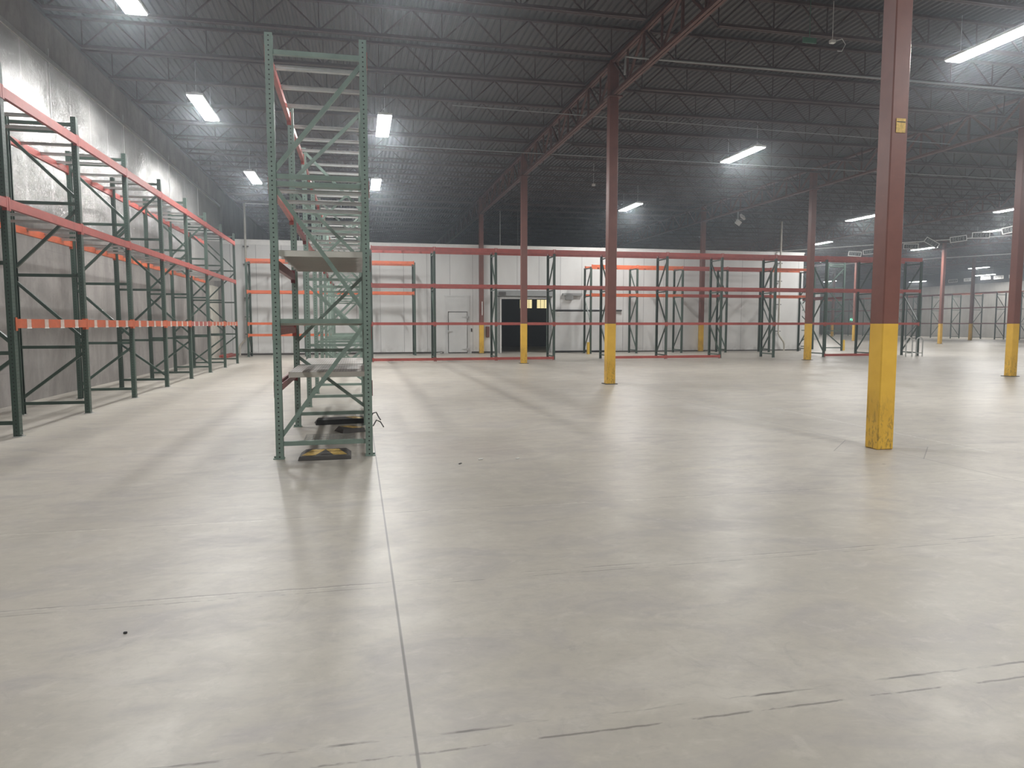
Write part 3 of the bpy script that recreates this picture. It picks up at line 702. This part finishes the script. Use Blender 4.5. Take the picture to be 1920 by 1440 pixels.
for dx, dz, rx in ((-.02, -.16, .5), (.22, .14, -.6)):
    link('lamp_head', MB().box(-.16, .16, -.05, .05, -.12, .12).mesh('lamp_head', M['white'], .015), r, (dx, -.08, dz), (rx, .4, .3))
small('emergency_unit', 'small green plate hung under a joist right of the nearest girder', 'fitting', MB().box(8.7, 9.0, 12.98, 13.0, 7.06, 7.16).box(8.845, 8.855, 12.985, 12.995, 7.16, 7.95), paint('dull_green_plate', (.08, .2, .14)))
small('looped_sensor', 'small white sensor with a looped wire hung under a joist above the green plate', 'fitting', MB().box(9.35, 9.45, 13.0, 13.08, 7.12, 7.18).tube([(9.45, 13.04, 7.16), (9.62, 13.04, 7.22), (9.7, 13.04, 7.12), (9.62, 13.04, 6.98), (9.52, 13.04, 6.98)], .008, 6).box(9.395, 9.405, 13.035, 13.045, 7.18, 7.95), M['white'])
small('sensor', 'tiny white dome sensor hung under the roof between second and third columns', 'sensor', MB().tube([(9.3, 27.5, 7.95), (9.3, 27.5, 7.06)], .006, 5).box(9.24, 9.36, 27.44, 27.56, 6.99, 7.07), M['white'])
small('exit_light', 'small green exit light on the far right wall behind the rack posts', 'exit sign', MB().box(XR-.16, XR, 86.0, 87.3, 1.95, 2.25), M['green_lit'])

# hanging signs
def sign(x, y, z, label, rot=(0, 0, 0), white=False, group=None, n=5, s=1.0):
    a = 'white' if white else 'dark'; b = 'black' if white else 'white'
    w_, h_ = .42*s, .17*s
    o = link('hanging_sign', MB().box(-w_, w_, -.012, .012, -h_, h_).mesh('hanging_sign', M['white'] if not white else M['sign_white']), None, (x, y, z), rot)
    tag(o, label, 'sign', group)
    if not white: link('sign_face', MB().box(-w_+.045, w_-.045, -.016, -.0125, -h_+.045, h_-.045).mesh('sign_face', M['dark']), o)
    m = MB(); cw = (w_*1.5)/n
    for q in range(n):
        cx = -w_*.75 + cw*(q+.5)
        m.box(cx-cw*.32, cx-cw*.14, -.0185, -.0165, -h_*.5, h_*.5)
        if q % 2 == 0: m.box(cx+cw*.14, cx+cw*.32, -.0185, -.0165, -h_*.5, h_*.5)
        m.box(cx-cw*.32, cx+cw*.32, -.0185, -.0165, h_*.3, h_*.5)
        if q % 3: m.box(cx-cw*.32, cx+cw*.32, -.0185, -.0165, -h_*.5, -h_*.3)
    link('sign_lettering', m.mesh('sign_lettering', M[b] if white else M['grey']), o)
    link('hanger', MB().tube([(-.3*s, 0, h_), (-.3*s, 0, 1.62)], .003, 4).tube([(.3*s, 0, h_), (.3*s, 0, 1.62)], .003, 4).box(-.31*s, .31*s, -.01, .01, h_+.02, h_+.035).mesh('hanger', M['dgrey']), o)
    return o
M['sign_white'] = M['white']
base = -math.radians(40)
for i, (x, y, ry, l) in enumerate(((34.17, 44.07, .1, 'hanging sign with pale border left of the nearest column, leftmost of that row'), (34.16, 42.56, -.08, 'hanging dark sign with pale border left of the nearest column, second from left'),
     (34.35, 39.1, .05, 'dark hanging sign half hidden by the right side of the nearest column'), (34.0, 37.05, .6, 'hanging sign turned on its corner like a diamond, right of the nearest column'),
     (34.0, 35.1, -.1, 'dark hanging sign overlapping the long white pipe'), (33.82, 33.4, .05, 'dark hanging sign just under the bright lamp strip at right'), (33.24, 31.0, -.22, 'dark hanging sign nearest the right edge, level with the bright lamp strip'))):
    sign(x, y, 6.4, l, (.25, ry, base + rnd.uniform(-.15, .15)))
for i, (x, y, wh, l) in enumerate(((66.6, 69.2, False, 'dark hanging sign farthest left of the low row above the far right racks'), (66.5, 67.0, True, 'white hanging sign second from left in the low row above the far racks'),
     (65.6, 63.9, True, 'white hanging sign overlapping the lamp strip above the far racks'), (66.2, 62.9, True, 'white hanging sign right of the lamp strip above the far racks'), (66.2, 61.1, True, 'white hanging sign half hidden by the column at the right edge'))):
    sign(x, y, 6.4, l, (.05, -.06, math.radians(-48)), wh, s=1.05)

# ---------------------------------------------------------------- thin haze added to stand in for lens glare around the lamps
vs = w.node_tree.nodes.new('ShaderNodeVolumeScatter')
vs.inputs['Density'].default_value = HAZE; vs.inputs['Anisotropy'].default_value = .8; vs.inputs['Color'].default_value = (.84, .92, 1, 1)
w.node_tree.links.new(vs.outputs[0], w.node_tree.nodes['World Output'].inputs['Volume'])
